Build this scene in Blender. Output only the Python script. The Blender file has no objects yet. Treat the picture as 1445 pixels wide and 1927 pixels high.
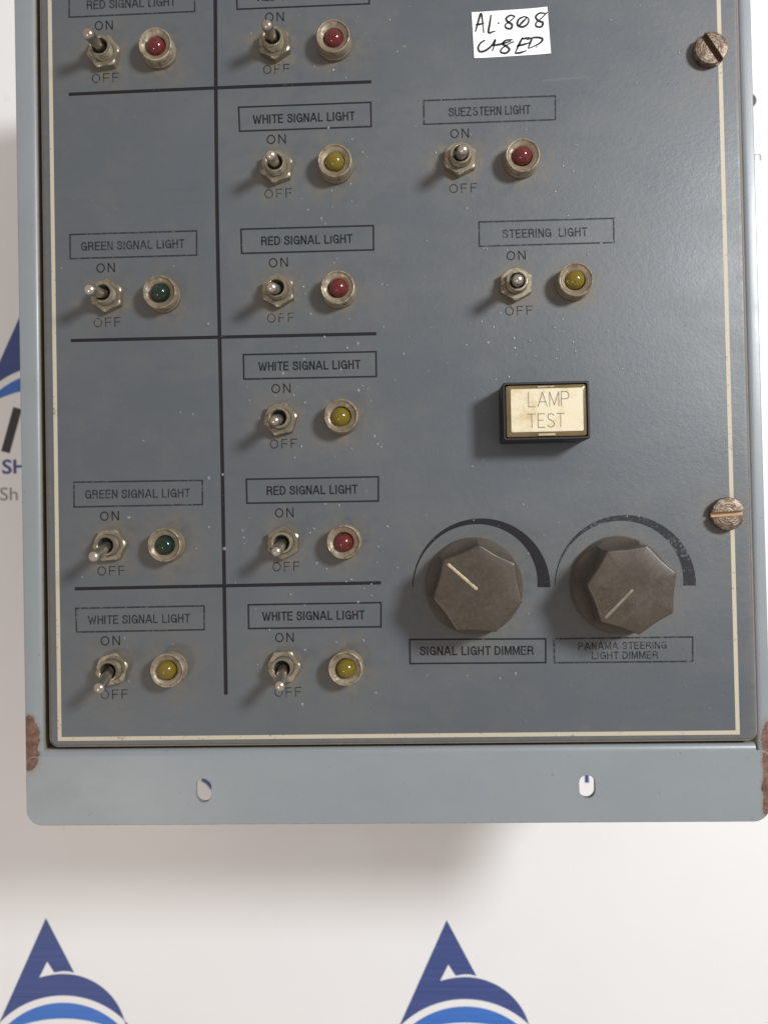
import bpy, bmesh, math, random
import numpy as np
from mathutils import Vector, Matrix
from mathutils.geometry import tessellate_polygon

random.seed(7); rng = np.random.default_rng(7)
sc = bpy.context.scene
col = sc.collection
MM = 0.001
PZ = 106.0                      # height of the face plate above the banner, mm

# ------------------------------------------------------------------ camera
W, H, F = 1445.0, 1927.0, 1500.0
CAM = Vector((49.484, -114.701, 205.366))          # mm, face plate is z = 0
RX, RY, RZ = (math.radians(a) for a in (0.809, 2.158, -1.127))
ROT = Matrix.Rotation(RZ, 3, 'Z') @ Matrix.Rotation(RY, 3, 'Y') @ Matrix.Rotation(RX, 3, 'X')
cd = bpy.data.cameras.new('camera'); cam = bpy.data.objects.new('camera', cd); col.objects.link(cam)
cam.matrix_world = Matrix.Translation(Vector((CAM.x, CAM.y, CAM.z + PZ)) * MM) @ ROT.to_4x4()
cd.sensor_width = 36; cd.lens = F / H * 36
cd.clip_start = 0.005; cd.clip_end = 20
cd.dof.use_dof = True; cd.dof.focus_distance = 0.2015; cd.dof.aperture_fstop = 16
sc.camera = cam

# ------------------------------------------------------------------ light
w = bpy.data.worlds.new('World'); sc.world = w; w.use_nodes = True
bg = w.node_tree.nodes['Background']
bg.inputs[0].default_value = (1.0, 0.90, 0.84, 1); bg.inputs[1].default_value = 0.54

def lamp(name, pos, target, power, size, color):
    l = bpy.data.lights.new(name, 'AREA'); l.shape = 'DISK'; l.size = size; l.energy = power; l.color = color
    o = bpy.data.objects.new(name, l); col.objects.link(o)
    p = Vector((pos[0], pos[1], pos[2] + PZ)) * MM; t = Vector((target[0], target[1], target[2] + PZ)) * MM
    o.location = p; o.rotation_euler = (t - p).to_track_quat('-Z', 'Y').to_euler()
    return o
lamp('key_lamp', (418, 98, 440), (60, -90, 0), 4.2, 0.12, (0.95, 0.98, 1.0))
lamp('room_lamp', (-260, -420, 520), (40, -90, 0), 0.55, 0.10, (1.0, 0.90, 0.80))

vs = sc.view_settings
vs.view_transform = 'Standard'; vs.look = 'None'; vs.exposure = 0; vs.gamma = 1; vs.use_curve_mapping = False
sc.render.engine = 'CYCLES'

# ------------------------------------------------------------------ helpers
def at(px, py, z=0.0):
    """pixel of the photograph -> point (mm, plate coordinates) on the plane at height z"""
    d = ROT @ Vector(((px - W / 2) / F, -(py - H / 2) / F, -1))
    return CAM + d * ((z - CAM.z) / d.z)

class NT:
    def __init__(s, name, space='object'):
        s.space = space
        s.m = bpy.data.materials.new(name); s.m.use_nodes = True
        s.t = s.m.node_tree; s.n = s.t.nodes; s.b = s.n['Principled BSDF']; s.out = s.n['Material Output']
        s._co = None
    def co(s):
        if not s._co:
            if s.space == 'world': s._co = s.n.new('ShaderNodeNewGeometry').outputs['Position']
            else:
                s._co = s.n.new('ShaderNodeTexCoord').outputs['Object']
                if s.space == 'random':      # every copy gets its own wear
                    a = s.n.new('ShaderNodeVectorMath'); a.operation = 'ADD'; oi = s.n.new('ShaderNodeObjectInfo')
                    s.link(s._co, a.inputs[0]); s.link(oi.outputs['Random'], a.inputs[1]); s._co = a.outputs[0]
        return s._co
    def link(s, a, b): s.t.links.new(a, b)
    def noise(s, scale, detail=4, rough=.55, vec=None, stretch=None):
        n = s.n.new('ShaderNodeTexNoise'); n.inputs['Scale'].default_value = scale
        n.inputs['Detail'].default_value = detail; n.inputs['Roughness'].default_value = rough
        v = vec or s.co()
        if stretch:
            mp = s.n.new('ShaderNodeMapping'); mp.inputs['Scale'].default_value = stretch; s.link(v, mp.inputs[0]); v = mp.outputs[0]
        s.link(v, n.inputs['Vector']); return n.outputs['Fac']
    def ramp(s, fac, stops):
        r = s.n.new('ShaderNodeValToRGB'); e = r.color_ramp.elements
        while len(e) < len(stops): e.new(.5)
        for k, (p, c) in enumerate(stops):
            e[k].position = p; e[k].color = (*c, 1) if not isinstance(c, (int, float)) else (c, c, c, 1)
        s.link(fac, r.inputs[0]); return r.outputs[0]
    def mix(s, f, a, b, mode='MIX'):
        m = s.n.new('ShaderNodeMix'); m.data_type = 'RGBA'; m.blend_type = mode
        for sock, v in ((m.inputs[0], f), (m.inputs[6], a), (m.inputs[7], b)):
            if isinstance(v, (int, float)): sock.default_value = v
            elif isinstance(v, tuple): sock.default_value = (*v, 1)
            else: s.link(v, sock)
        return m.outputs[2]
    def math(s, op, a, b=0.0, c=None, clamp=False):
        m = s.n.new('ShaderNodeMath'); m.operation = op; m.use_clamp = clamp
        for k, v in enumerate((a, b, c)):
            if v is None: continue
            if isinstance(v, (int, float)): m.inputs[k].default_value = v
            else: s.link(v, m.inputs[k])
        return m.outputs[0]
    def attr(s, name):
        a = s.n.new('ShaderNodeAttribute'); a.attribute_name = name; return a.outputs['Fac']
    def bump(s, h, strength, dist, prev=None):
        b = s.n.new('ShaderNodeBump'); b.inputs['Strength'].default_value = strength
        b.inputs['Distance'].default_value = dist; s.link(h, b.inputs['Height'])
        if prev: s.link(prev, b.inputs['Normal'])
        return b.outputs[0]
    def set(s, **k):
        for a, v in k.items():
            i = s.b.inputs[a.replace('_', ' ')]
            if isinstance(v, (int, float)): i.default_value = v
            elif isinstance(v, tuple): i.default_value = (*v, 1)
            else: s.link(v, i)
        return s.m

def mesh(name, verts, faces, mat=None, smooth=None):
    me = bpy.data.meshes.new(name)
    me.from_pydata([(v[0] * MM, v[1] * MM, v[2] * MM) for v in verts], [], faces)
    if mat: me.materials.append(mat)
    if smooth is not None:
        me.polygons.foreach_set('use_smooth', [True] * len(me.polygons))
        if smooth < 180: me.set_sharp_from_angle(angle=math.radians(smooth))
    me.update(); return me

def obj(name, me, parent=None, loc=(0, 0, 0), rz=0.0):
    o = bpy.data.objects.new(name, me); col.objects.link(o)
    o.parent = parent; o.location = Vector(loc) * MM; o.rotation_euler = (0, 0, rz); return o

def lathe(profile, n=48, close_top=False, close_bot=False):
    v, f = [], []
    for r, z in profile:
        for k in range(n):
            a = 2 * math.pi * k / n; v.append((r * math.cos(a), r * math.sin(a), z))
    for i in range(len(profile) - 1):
        for k in range(n):
            f.append((i * n + k, i * n + (k + 1) % n, (i + 1) * n + (k + 1) % n, (i + 1) * n + k))
    if close_bot: f.append(tuple(range(n - 1, -1, -1)))
    if close_top: f.append(tuple((len(profile) - 1) * n + k for k in range(n)))
    return v, f

def join(*vf):
    V, Fc = [], []
    for v, f in vf:
        o = len(V); V += list(v); Fc += [tuple(i + o for i in q) for q in f]
    return V, Fc

def box(x0, x1, y0, y1, z0, z1):
    v = [(x, y, z) for z in (z0, z1) for y in (y0, y1) for x in (x0, x1)]
    return v, [(0, 2, 3, 1), (4, 5, 7, 6), (0, 1, 5, 4), (2, 6, 7, 3), (0, 4, 6, 2), (1, 3, 7, 5)]

def rrect(x0, x1, y0, y1, r, n=6):
    p = []
    for cx, cy, a0 in ((x1 - r, y1 - r, 0), (x0 + r, y1 - r, 90), (x0 + r, y0 + r, 180), (x1 - r, y0 + r, 270)):
        for k in range(n + 1):
            a = math.radians(a0 + 90 * k / n); p.append((cx + r * math.cos(a), cy + r * math.sin(a)))
    return p

def loft(rings, cap_top=True, cap_bot=True):
    """rings: list of (list of xy, z) with equal counts"""
    n = len(rings[0][0]); v, f = [], []
    for pts, z in rings: v += [(p[0], p[1], z) for p in pts]
    for i in range(len(rings) - 1):
        for k in range(n): f.append((i * n + k, i * n + (k + 1) % n, (i + 1) * n + (k + 1) % n, (i + 1) * n + k))
    if cap_bot: f.append(tuple(range(n - 1, -1, -1)))
    if cap_top: f.append(tuple((len(rings) - 1) * n + k for k in range(n)))
    return v, f

def ribbon(pts, width, z=0.0, taper=None):
    """flat stroke along a polyline"""
    P = [Vector((p[0], p[1])) for p in pts]; v, f = [], []
    for k, p in enumerate(P):
        d = (P[min(k + 1, len(P) - 1)] - P[max(k - 1, 0)]).normalized(); nrm = Vector((-d.y, d.x))
        hw = width / 2 * (taper(k / (len(P) - 1)) if taper else 1)
        for s in (1, -1): v.append((p.x + nrm.x * hw * s, p.y + nrm.y * hw * s, z))
    for k in range(len(P) - 1): f.append((2 * k, 2 * k + 1, 2 * k + 3, 2 * k + 2))
    return v, f

def smooth_line(pts, n=8):
    """Catmull-Rom"""
    out = []; P = [np.array(p, float) for p in pts]; P = [2 * P[0] - P[1]] + P + [2 * P[-1] - P[-2]]
    for i in range(1, len(P) - 2):
        for k in range(n):
            t = k / n; a, b, c, d = P[i - 1:i + 3]
            out.append(.5 * (2 * b + (c - a) * t + (2 * a - 5 * b + 4 * c - d) * t * t + (3 * b - a - 3 * c + d) * t ** 3))
    out.append(P[-2]); return [tuple(p) for p in out]

def tag(o, label, cat): o['label'] = label; o['category'] = cat; return o

# ------------------------------------------------------------------ materials
def paint_plate():
    s = NT('dark grey panel paint')
    big = s.noise(14, 3); mid = s.noise(90, 5); fine = s.noise(900, 3)
    c = s.mix(big, (0.066, 0.076, 0.087), (0.085, 0.097, 0.109))
    c = s.mix(s.math('MULTIPLY', s.ramp(mid, [(.5, 0), (.75, 1)]), .25), c, (0.125, 0.12, 0.105))
    # hand grime: broad smears, dragged a little sideways
    sm = s.noise(38, 5, .62, stretch=(.7, 1.25, 1)); sm2 = s.noise(160, 4, .6, stretch=(.35, 1.4, 1))
    c = s.mix(s.math('MULTIPLY', s.ramp(sm, [(.48, 0), (.72, 1)]), .30), c, (0.108, 0.106, 0.100))
    c = s.mix(s.math('MULTIPLY', s.ramp(sm2, [(.56, 0), (.70, 1)]), .22), c, (0.055, 0.062, 0.070))
    scr = s.ramp(s.noise(260, 2, .4, stretch=(.06, 1, 1)), [(.735, 0), (.75, 1)])
    c = s.mix(s.math('MULTIPLY', scr, .12), c, (0.26, 0.26, 0.26))
    d = s.attr('dirt')
    dn = s.math('MULTIPLY', d, s.ramp(s.noise(350, 6, .65), [(.36, .12), (.62, 1.0)]), clamp=True)
    c = s.mix(dn, c, (0.150, 0.122, 0.084))
    c = s.mix(s.math('MULTIPLY', s.attr('rim'), s.math('MULTIPLY_ADD', mid, .5, .6), clamp=True), c, (0.205, 0.172, 0.155))
    speck = s.ramp(s.noise(1500, 2), [(.70, 0), (.76, 1)])
    c = s.mix(s.math('MULTIPLY', speck, .22), c, (0.32, 0.31, 0.29))
    b1 = s.bump(s.noise(620, 3, .6), .42, .00009)
    b2 = s.bump(s.noise(1700, 2, .5), .28, .00005, b1)
    rough = s.math('ADD', s.math('MULTIPLY', sm, .36), s.math('MULTIPLY_ADD', dn, .25, .24))
    return s.set(Base_Color=c, Roughness=rough, Normal=b2, Specular_IOR_Level=.5)

def paint_frame(chips=()):
    s = NT('light blue grey enamel')
    mid = s.noise(60, 5); fine = s.noise(420, 4)
    c = s.mix(mid, (0.192, 0.215, 0.230), (0.228, 0.252, 0.266))
    c = s.mix(s.math('MULTIPLY', s.ramp(s.noise(260, 6, .7), [(.60, 0), (.72, 1)]), .35), c, (0.26, 0.25, 0.21))
    sm = s.noise(45, 6, .65, stretch=(.5, 1, 1))
    c = s.mix(s.math('MULTIPLY', s.ramp(sm, [(.5, 0), (.7, 1)]), .30), c, (0.175, 0.185, 0.185))
    c = s.mix(s.math('MULTIPLY', s.ramp(s.noise(900, 3, .6), [(.70, 0), (.74, 1)]), .5), c, (0.09, 0.085, 0.08))
    sep = s.n.new('ShaderNodeSeparateXYZ'); s.link(s.co(), sep.inputs[0])
    nz = s.noise(300, 8, .68)
    tot = None; halo = None
    for (x, y, rx, ry) in chips:
        dx = s.math('POWER', s.math('ABSOLUTE', s.math('DIVIDE', s.math('SUBTRACT', sep.outputs[0], x * MM), rx * MM)), 2)
        dy = s.math('POWER', s.math('ABSOLUTE', s.math('DIVIDE', s.math('SUBTRACT', sep.outputs[1], y * MM), ry * MM)), 4)
        dz = s.math('POWER', s.math('ABSOLUTE', s.math('DIVIDE', s.math('SUBTRACT', sep.outputs[2], (PZ - 1.3) * MM), 4.0 * MM)), 2)
        q = s.math('ADD', s.math('ADD', s.math('ADD', dx, dy), dz), s.math('MULTIPLY', s.math('SUBTRACT', nz, .5), 3.0))
        h_ = s.math('MULTIPLY', s.math('SUBTRACT', 2.0, q, clamp=True), .55)
        halo = h_ if halo is None else s.math('MAXIMUM', halo, h_)
        k = s.math('LESS_THAN', q, 1)
        tot = k if tot is None else s.math('MAXIMUM', tot, k)
    rough = .38; nrm = s.bump(s.noise(500, 3), .16, .0001)
    if tot is not None:
        rust = s.mix(s.ramp(s.noise(420, 6, .75), [(.36, 0), (.66, 1)]), (0.060, 0.032, 0.024), (0.215, 0.115, 0.075))
        c = s.mix(halo, c, (0.17, 0.135, 0.105))
        c = s.mix(tot, c, rust)
        rough = s.math('ADD', s.math('MULTIPLY', tot, .4), s.math('MULTIPLY_ADD', sm, .3, .22))
        nrm = s.bump(s.math('MULTIPLY', tot, -1), .8, .00015, nrm)
    return s.set(Base_Color=c, Roughness=rough, Normal=nrm)

def plain(name, c, rough, **k):
    s = NT(name); return s.set(Base_Color=c, Roughness=rough, **k)

def metal_aged(name, c1, c2, grime, rough, metallic, scale=700, amount=(.45, .75), bumpd=.00008, dish=False):
    s = NT(name, 'random'); n = s.noise(scale, 6, .65); n2 = s.noise(scale * .3, 4)
    c = s.mix(n2, c1, c2)
    g = s.ramp(n, [(amount[0], 0), (amount[1], 1)])
    c = s.mix(g, c, grime)
    oi = s.n.new('ShaderNodeObjectInfo')
    c = s.mix(s.math('MULTIPLY', oi.outputs['Random'], .45), c, grime)
    if dish:        # dirt packed round the lens
        sp = s.n.new('ShaderNodeSeparateXYZ'); tc = s.n.new('ShaderNodeTexCoord'); s.link(tc.outputs['Object'], sp.inputs[0])
        rr = s.math('SQRT', s.math('ADD', s.math('POWER', sp.outputs[0], 2), s.math('POWER', sp.outputs[1], 2)))
        k = s.math('SUBTRACT', 1.0, s.math('DIVIDE', s.math('SUBTRACT', s.math('ADD', rr, s.math('MULTIPLY', s.math('SUBTRACT', n2, .5), .0035)), .0024), .0013), clamp=True)
        c = s.mix(s.math('MULTIPLY', k, .8), c, (0.17, 0.125, 0.08))
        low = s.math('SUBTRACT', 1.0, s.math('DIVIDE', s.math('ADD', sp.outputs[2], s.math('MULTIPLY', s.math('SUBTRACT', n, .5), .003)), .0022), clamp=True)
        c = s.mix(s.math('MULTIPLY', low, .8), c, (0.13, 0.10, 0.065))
    m = s.math('MULTIPLY', s.math('SUBTRACT', 1.0, s.math('MULTIPLY', g, .7)), metallic)
    r = s.math('MULTIPLY_ADD', g, .3, rough)
    return s.set(Base_Color=c, Metallic=m, Roughness=r, Normal=s.bump(n, .5, bumpd))

def print_ink(name, c, wear, scale=1300, fade=0.0):
    s = NT(name, 'world')
    n = s.noise(scale, 4, .6); n2 = s.noise(240, 4, .6)
    v = s.math('ADD', s.math('MULTIPLY', n, .6), s.math('MULTIPLY', n2, .4))
    hole = s.ramp(v, [(wear - .08, fade), (wear + .05, 1)])
    tr = s.n.new('ShaderNodeBsdfTransparent'); mx = s.n.new('ShaderNodeMixShader')
    s.set(Base_Color=c, Roughness=.55, Specular_IOR_Level=.22)
    s.link(hole, mx.inputs[0]); s.link(s.b.outputs[0], mx.inputs[1]); s.link(tr.outputs[0], mx.inputs[2])
    s.link(mx.outputs[0], s.out.inputs[0]); return s.m

M = {}
M['plate'] = paint_plate()
M['ink'] = print_ink('black print ink', (0.011, 0.010, 0.012), .65)
M['ink_worn'] = print_ink('worn black print ink', (0.020, 0.020, 0.023), .585, fade=.30)
M['cream'] = print_ink('cream border print', (0.43, 0.39, 0.30), .66)
M['brass'] = metal_aged('tarnished nickel brass', (0.43, 0.385, 0.285), (0.29, 0.255, 0.185), (0.08, 0.064, 0.045), .34, .80, scale=900, amount=(.46, .68))
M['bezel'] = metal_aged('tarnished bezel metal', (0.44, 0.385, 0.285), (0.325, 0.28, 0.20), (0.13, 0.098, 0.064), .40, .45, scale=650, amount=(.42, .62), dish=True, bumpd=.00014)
M['steel'] = metal_aged('lever steel', (0.60, 0.545, 0.475), (0.44, 0.39, 0.33), (0.20, 0.165, 0.12), .25, .94, amount=(.6, .85))
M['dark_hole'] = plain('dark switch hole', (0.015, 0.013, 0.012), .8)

def lens_mat(name, c, c2):
    s = NT(name, 'random'); n = s.noise(500, 4)
    return s.set(Base_Color=s.mix(s.math('MULTIPLY', s.ramp(s.noise(900, 5, .7), [(.5, 0), (.75, 1)]), .22), s.mix(n, c, c2), (0.30, 0.25, 0.19)), Roughness=s.math('MULTIPLY_ADD', n, .2, .03), Transmission_Weight=.45, IOR=1.5,
                 Subsurface_Weight=.4, Subsurface_Scale=.0015)
M['red'] = lens_mat('red lens', (0.150, 0.009, 0.012), (0.19, 0.022, 0.024))
M['yellow'] = lens_mat('yellow lens', (0.27, 0.205, 0.008), (0.21, 0.155, 0.009))
M['green'] = lens_mat('green lens', (0.0025, 0.026, 0.014), (0.005, 0.034, 0.019))

def knob_mat():
    s = NT('worn brown black bakelite', 'random')
    n = s.noise(130, 6, .65); f = s.noise(900, 5, .7)
    c = s.mix(n, (0.027, 0.021, 0.0155), (0.070, 0.053, 0.036))
    c = s.mix(s.ramp(f, [(.52, 0), (.8, .35)]), c, (0.13, 0.10, 0.065))
    c = s.mix(s.ramp(s.noise(420, 3), [(.62, 0), (.70, .5)]), c, (0.05, 0.043, 0.037))
    st = s.ramp(s.noise(240, 5, .75), [(.56, 0), (.62, .6)])
    c = s.mix(st, c, (0.030, 0.025, 0.021))
    sp = s.n.new('ShaderNodeSeparateXYZ'); tc = s.n.new('ShaderNodeTexCoord'); s.link(tc.outputs['Object'], sp.inputs[0])
    low = s.math('MULTIPLY', s.math('SUBTRACT', 1.0, s.math('DIVIDE', sp.outputs[2], .0075), clamp=True), s.math('MULTIPLY_ADD', f, .8, .35), clamp=True)
    c = s.mix(low, c, (0.120, 0.104, 0.086))
    r = s.math('MULTIPLY_ADD', n, .40, .16)
    return s.set(Base_Color=c, Roughness=r, Normal=s.bump(f, .35, .00008))
M['knob'] = knob_mat()
M['pointer'] = metal_aged('cream pointer inlay', (0.50, 0.42, 0.27), (0.40, 0.32, 0.20), (0.12, 0.10, 0.07), .4, .3, scale=500, amount=(.5, .75))
M['black_plastic'] = plain('black plastic', (0.012, 0.010, 0.010), .38)

def cap_mat():
    s = NT('yellowed clear plastic')
    n = s.noise(200, 4)
    return s.set(Base_Color=s.mix(n, (0.20, 0.145, 0.06), (0.075, 0.055, 0.035)), Roughness=.15, IOR=1.45)
M['cap'] = cap_mat()
def legend_mat():
    s = NT('yellowed legend card')
    n = s.noise(170, 6, .7); n2 = s.noise(60, 2)
    c = s.mix(s.ramp(n, [(.45, 0), (.68, 1)]), (0.60, 0.535, 0.385), (0.44, 0.34, 0.155))
    c = s.mix(s.ramp(n2, [(.55, 0), (.7, .5)]), c, (0.50, 0.38, 0.16))
    return s.set(Base_Color=c, Roughness=.38)
M['legend'] = legend_mat()

def screw_mat(name, dust):
    s = NT(name)
    wv = s.n.new('ShaderNodeTexWave'); wv.wave_type = 'RINGS'; wv.rings_direction = 'Z'
    wv.inputs['Scale'].default_value = 420; wv.inputs['Distortion'].default_value = 6; wv.inputs['Detail'].default_value = 3
    s.link(s.co(), wv.inputs['Vector'])
    n = s.noise(650, 6, .7)
    c = s.mix(s.math('MULTIPLY', wv.outputs['Fac'], .6), (0.16, 0.125, 0.092), (0.27, 0.22, 0.17))
    c = s.mix(s.ramp(n, [(.42, 0), (.60, 1)]), c, (0.085, 0.050, 0.030))
    h = s.math('ADD', s.math('MULTIPLY', wv.outputs['Fac'], .16), n)
    return s.set(Base_Color=c, Metallic=.6, Roughness=s.math('MULTIPLY_ADD', n, .4, .27), Normal=s.bump(h, .8, .00022))
M['screw'] = screw_mat('corroded screw metal', 0)
M['rust'] = metal_aged('rusty slot', (0.16, 0.07, 0.035), (0.10, 0.045, 0.025), (0.05, 0.03, 0.02), .8, 0)
M['dust'] = metal_aged('orange dust in slot', (0.50, 0.38, 0.24), (0.45, 0.27, 0.12), (0.30, 0.17, 0.08), .85, 0, amount=(.5, .8))
M['paper'] = plain('white sticker paper', (0.80, 0.80, 0.79), .55)
M['pen'] = plain('black pen ink', (0.012, 0.012, 0.016), .4)
M['blister'] = plain('glossy paint blister', (0.15, 0.16, 0.167), .17)
M['grey_dark'] = plain('dark interior', (0.03, 0.03, 0.03), .8)

def banner_mat():
    s = NT('white vinyl banner')
    st = s.noise(700, 3, .5, stretch=(.04, 1, 1)); st2 = s.noise(2200, 2, .5, stretch=(.02, 1, 1))
    sm = s.noise(30, 5, .6)
    c = s.mix(sm, (0.80, 0.80, 0.805), (0.76, 0.757, 0.755))
    c = s.mix(s.math('MULTIPLY', s.ramp(s.noise(75, 6, .7), [(.66, 0), (.74, 1)]), .35), c, (0.52, 0.46, 0.38))
    hh = s.math('ADD', st, s.math('MULTIPLY', st2, .4))
    return s.set(Base_Color=c, Roughness=.42, Normal=s.bump(s.noise(9, 2), .5, .002, s.bump(hh, .22, .00012)))
M['banner'] = banner_mat()
def print_mat(name, c, c2):
    s = NT(name); st = s.noise(900, 3, .5, stretch=(.03, 1, 1))
    return s.set(Base_Color=s.mix(s.ramp(st, [(.35, 0), (.7, 1)]), c, c2), Roughness=.45)
M['navy'] = print_mat('navy banner print', (0.035, 0.060, 0.205), (0.055, 0.085, 0.25))
M['blue'] = print_mat('blue banner print', (0.035, 0.14, 0.48), (0.05, 0.17, 0.53))
M['black_print'] = print_mat('black banner print', (0.025, 0.025, 0.027), (0.04, 0.04, 0.04))
M['white_print'] = print_mat('white banner print', (0.78, 0.77, 0.76), (0.74, 0.73, 0.72))
M['grey_print'] = print_mat('grey banner print', (0.20, 0.17, 0.16), (0.25, 0.21, 0.20))

# ------------------------------------------------------------------ setting: the banner everything lies on
BZ = -PZ
n = 60; X0, X1, Y0, Y1 = -460, 560, -560, 420
gv = []; gf = []
for j in range(n + 1):
    for i in range(n + 1):
        gv.append((X0 + (X1 - X0) * i / n, Y0 + (Y1 - Y0) * j / n, 0))
for j in range(n):
    for i in range(n): gf.append((j * (n + 1) + i, j * (n + 1) + i + 1, (j + 1) * (n + 1) + i + 1, (j + 1) * (n + 1) + i))
banner = obj('backdrop', mesh('backdrop', gv, gf, M['banner'], 180)); banner['kind'] = 'structure'
banner['label'] = 'white vinyl banner printed with repeated blue logos, lying under the panel'

def bpt(px, py):
    p = at(px, py, BZ); return Vector((p.x, p.y))
A0 = bpt(87, 1727); PITCH = bpt(840, 1727 + 4) - A0; ROWP = bpt(60, 545) - A0
def lp(x, y, o):        # logo drawing units: photo pixels at the first logo
    p = bpt(x, y); return p + o
def poly(name, pts, mat, z, parent):
    tess = tessellate_polygon([[Vector((p[0], p[1], 0)) for p in pts]])
    return obj(name, mesh(name, [(p[0], p[1], z) for p in pts], [tuple(t) for t in tess], mat), parent)
def arc(cx, cy, r, a0, a1, k=28):
    return [(cx + r * math.cos(math.radians(a0 + (a1 - a0) * i / k)), cy - r * math.sin(math.radians(a0 + (a1 - a0) * i / k))) for i in range(k + 1)]
def logo(o):
    S = lambda pts: [lp(x, y, o) for x, y in pts]
    # crop units -> photo pixels
    c = lambda x, y: (x / 2.007, 1680 + y / 2.007)
    navy = [c(175, 95), c(276, 292), c(256, 292), c(232, 294), c(208, 298), c(180, 260), c(150, 322)]
    root = poly('printed_logo', S([c(175, 95)] + [c(282, 302), c(262, 297), c(240, 296), c(206, 301), c(180, 260), c(150, 320), c(178, 313), c(205, 308), c(232, 306)]
                                + [c(x, y) for x, y in arc(240, 546, 240, 90, 8)]
                                + [c(x, y) for x, y in arc(240, 719, 331, 37, 143)] + [c(-42, 583)]), M['navy'], .06, banner)
    band = [c(x, y) for x, y in arc(240, 719, 304, 150, 30)] + [c(x, y) for x, y in reversed(arc(240, 972, 497, 127, 53))]
    poly('blue_arc', S(band), M['blue'], .06, root)
    return root
for r in (0, 1):
    for k in (-1, 0, 1, 2):
        if r == 1 and k in (2,): continue
        logo(PITCH * k + ROWP * r)

# text as mesh --------------------------------------------------------
def text_mesh(body, bold=0.0, spacing=1.0):
    cu = bpy.data.curves.new('t', 'FONT'); cu.body = body; cu.size = 1; cu.offset = bold; cu.space_character = spacing
    cu.resolution_u = 4
    o = bpy.data.objects.new('t', cu); col.objects.link(o)
    dg = bpy.context.evaluated_depsgraph_get(); dg.update()
    me = bpy.data.meshes.new_from_object(o.evaluated_get(dg))
    bpy.data.objects.remove(o); bpy.data.curves.remove(cu); return me
def text(name, body, px0, px1, pyc, cap, mat, parent, z=.03, bold=0.0, plane=0.0, loc0=(0, 0, 0), spacing=1.0, slant=0.0):
    """lettering between photo columns px0 and px1, centred on row pyc, cap height in photo px"""
    a, b = at(px0, pyc, plane), at(px1, pyc, plane); wd = (b - a).length; ch = wd * cap / (px1 - px0); c = (a + b) / 2
    me = text_mesh(body, bold, spacing); V = np.zeros(len(me.vertices) * 3); me.vertices.foreach_get('co', V); V = V.reshape(-1, 3)
    lo, hi = V.min(0), V.max(0); U = np.zeros_like(V)
    U[:, 0] = ((V[:, 0] - lo[0]) / (hi[0] - lo[0]) - .5) * wd; U[:, 1] = ((V[:, 1] - lo[1]) / (hi[1] - lo[1]) - .5) * ch
    me.vertices.foreach_set('co', (U * MM).ravel()); me.materials.clear(); me.materials.append(mat); me.update()
    return obj(name, me, parent, (c.x - loc0[0], c.y - loc0[1], plane + z - loc0[2]), slant)

def ell(cx, cy, rx, ry, a0, a1, k=12):
    return [(cx + rx * math.cos(math.radians(a0 + (a1 - a0) * i / k)), cy + ry * math.sin(math.radians(a0 + (a1 - a0) * i / k))) for i in range(k + 1)]
SIG = [(.44, .76), (.43, .88), (.35, .97), (.22, 1), (.09, .97), (.02, .87), (.02, .74), (.09, .63), (.22, .55), (.36, .46), (.45, .35), (.46, .2), (.38, .06), (.23, 0), (.09, .03), (.01, .13), (0, .26)]
FONT = {  # grotesque capitals as pen strokes: (width, strokes)
    'A': (.58, [[(0, 0), (.25, 1), (.33, 1), (.58, 0)], [(.1, .3), (.48, .3)]]), 'D': (.48, [[(0, 0), (0, 1), (.2, 1)] + ell(.2, .5, .28, .5, 90, -90) + [(.2, 0), (0, 0)]]),
    'E': (.42, [[(.42, 1), (0, 1), (0, 0), (.42, 0)], [(0, .53), (.38, .53)]]), 'F': (.40, [[(.40, 1), (0, 1), (0, 0)], [(0, .5), (.35, .5)]]),
    'G': (.52, [ell(.26, .5, .26, .5, 38, 360, 22)[:-1] + [(.52, .47), (.28, .47)], [(.52, .47), (.52, 0)]]),
    'H': (.46, [[(0, 0), (0, 1)], [(.46, 0), (.46, 1)], [(0, .53), (.46, .53)]]), 'I': (0, [[(0, 0), (0, 1)]]), 'L': (.38, [[(0, 1), (0, 0), (.38, 0)]]),
    'M': (.58, [[(0, 0), (0, 1), (.04, 1), (.29, .06), (.54, 1), (.58, 1), (.58, 0)]]), 'N': (.46, [[(0, 0), (0, 1), (.03, 1), (.43, 0), (.46, 0), (.46, 1)]]),
    'O': (.56, [ell(.28, .5, .28, .5, 90, 450, 26)]), 'P': (.44, [[(0, 0), (0, 1), (.22, 1)] + ell(.22, .73, .22, .27, 90, -90) + [(0, .46)]]),
    'R': (.48, [[(0, 0), (0, 1), (.24, 1)] + ell(.24, .75, .22, .25, 90, -90) + [(0, .5)], [(.26, .5), (.4, .42), (.44, .25), (.45, .08), (.48, 0)]]),
    'S': (.46, [SIG]), 'T': (.46, [[(0, 1), (.46, 1)], [(.23, 1), (.23, 0)]]), 'U': (.46, [[(0, 1), (0, .25)] + ell(.23, .25, .23, .25, 180, 360) + [(.46, 1)]]),
    'W': (.8, [[(0, 1), (.19, 0), (.23, 0), (.4, .92), (.57, 0), (.61, 0), (.8, 1)]]), 'Z': (.44, [[(0, 1), (.44, 1), (.44, .94), (0, .06), (0, 0), (.44, 0)]])}
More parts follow.
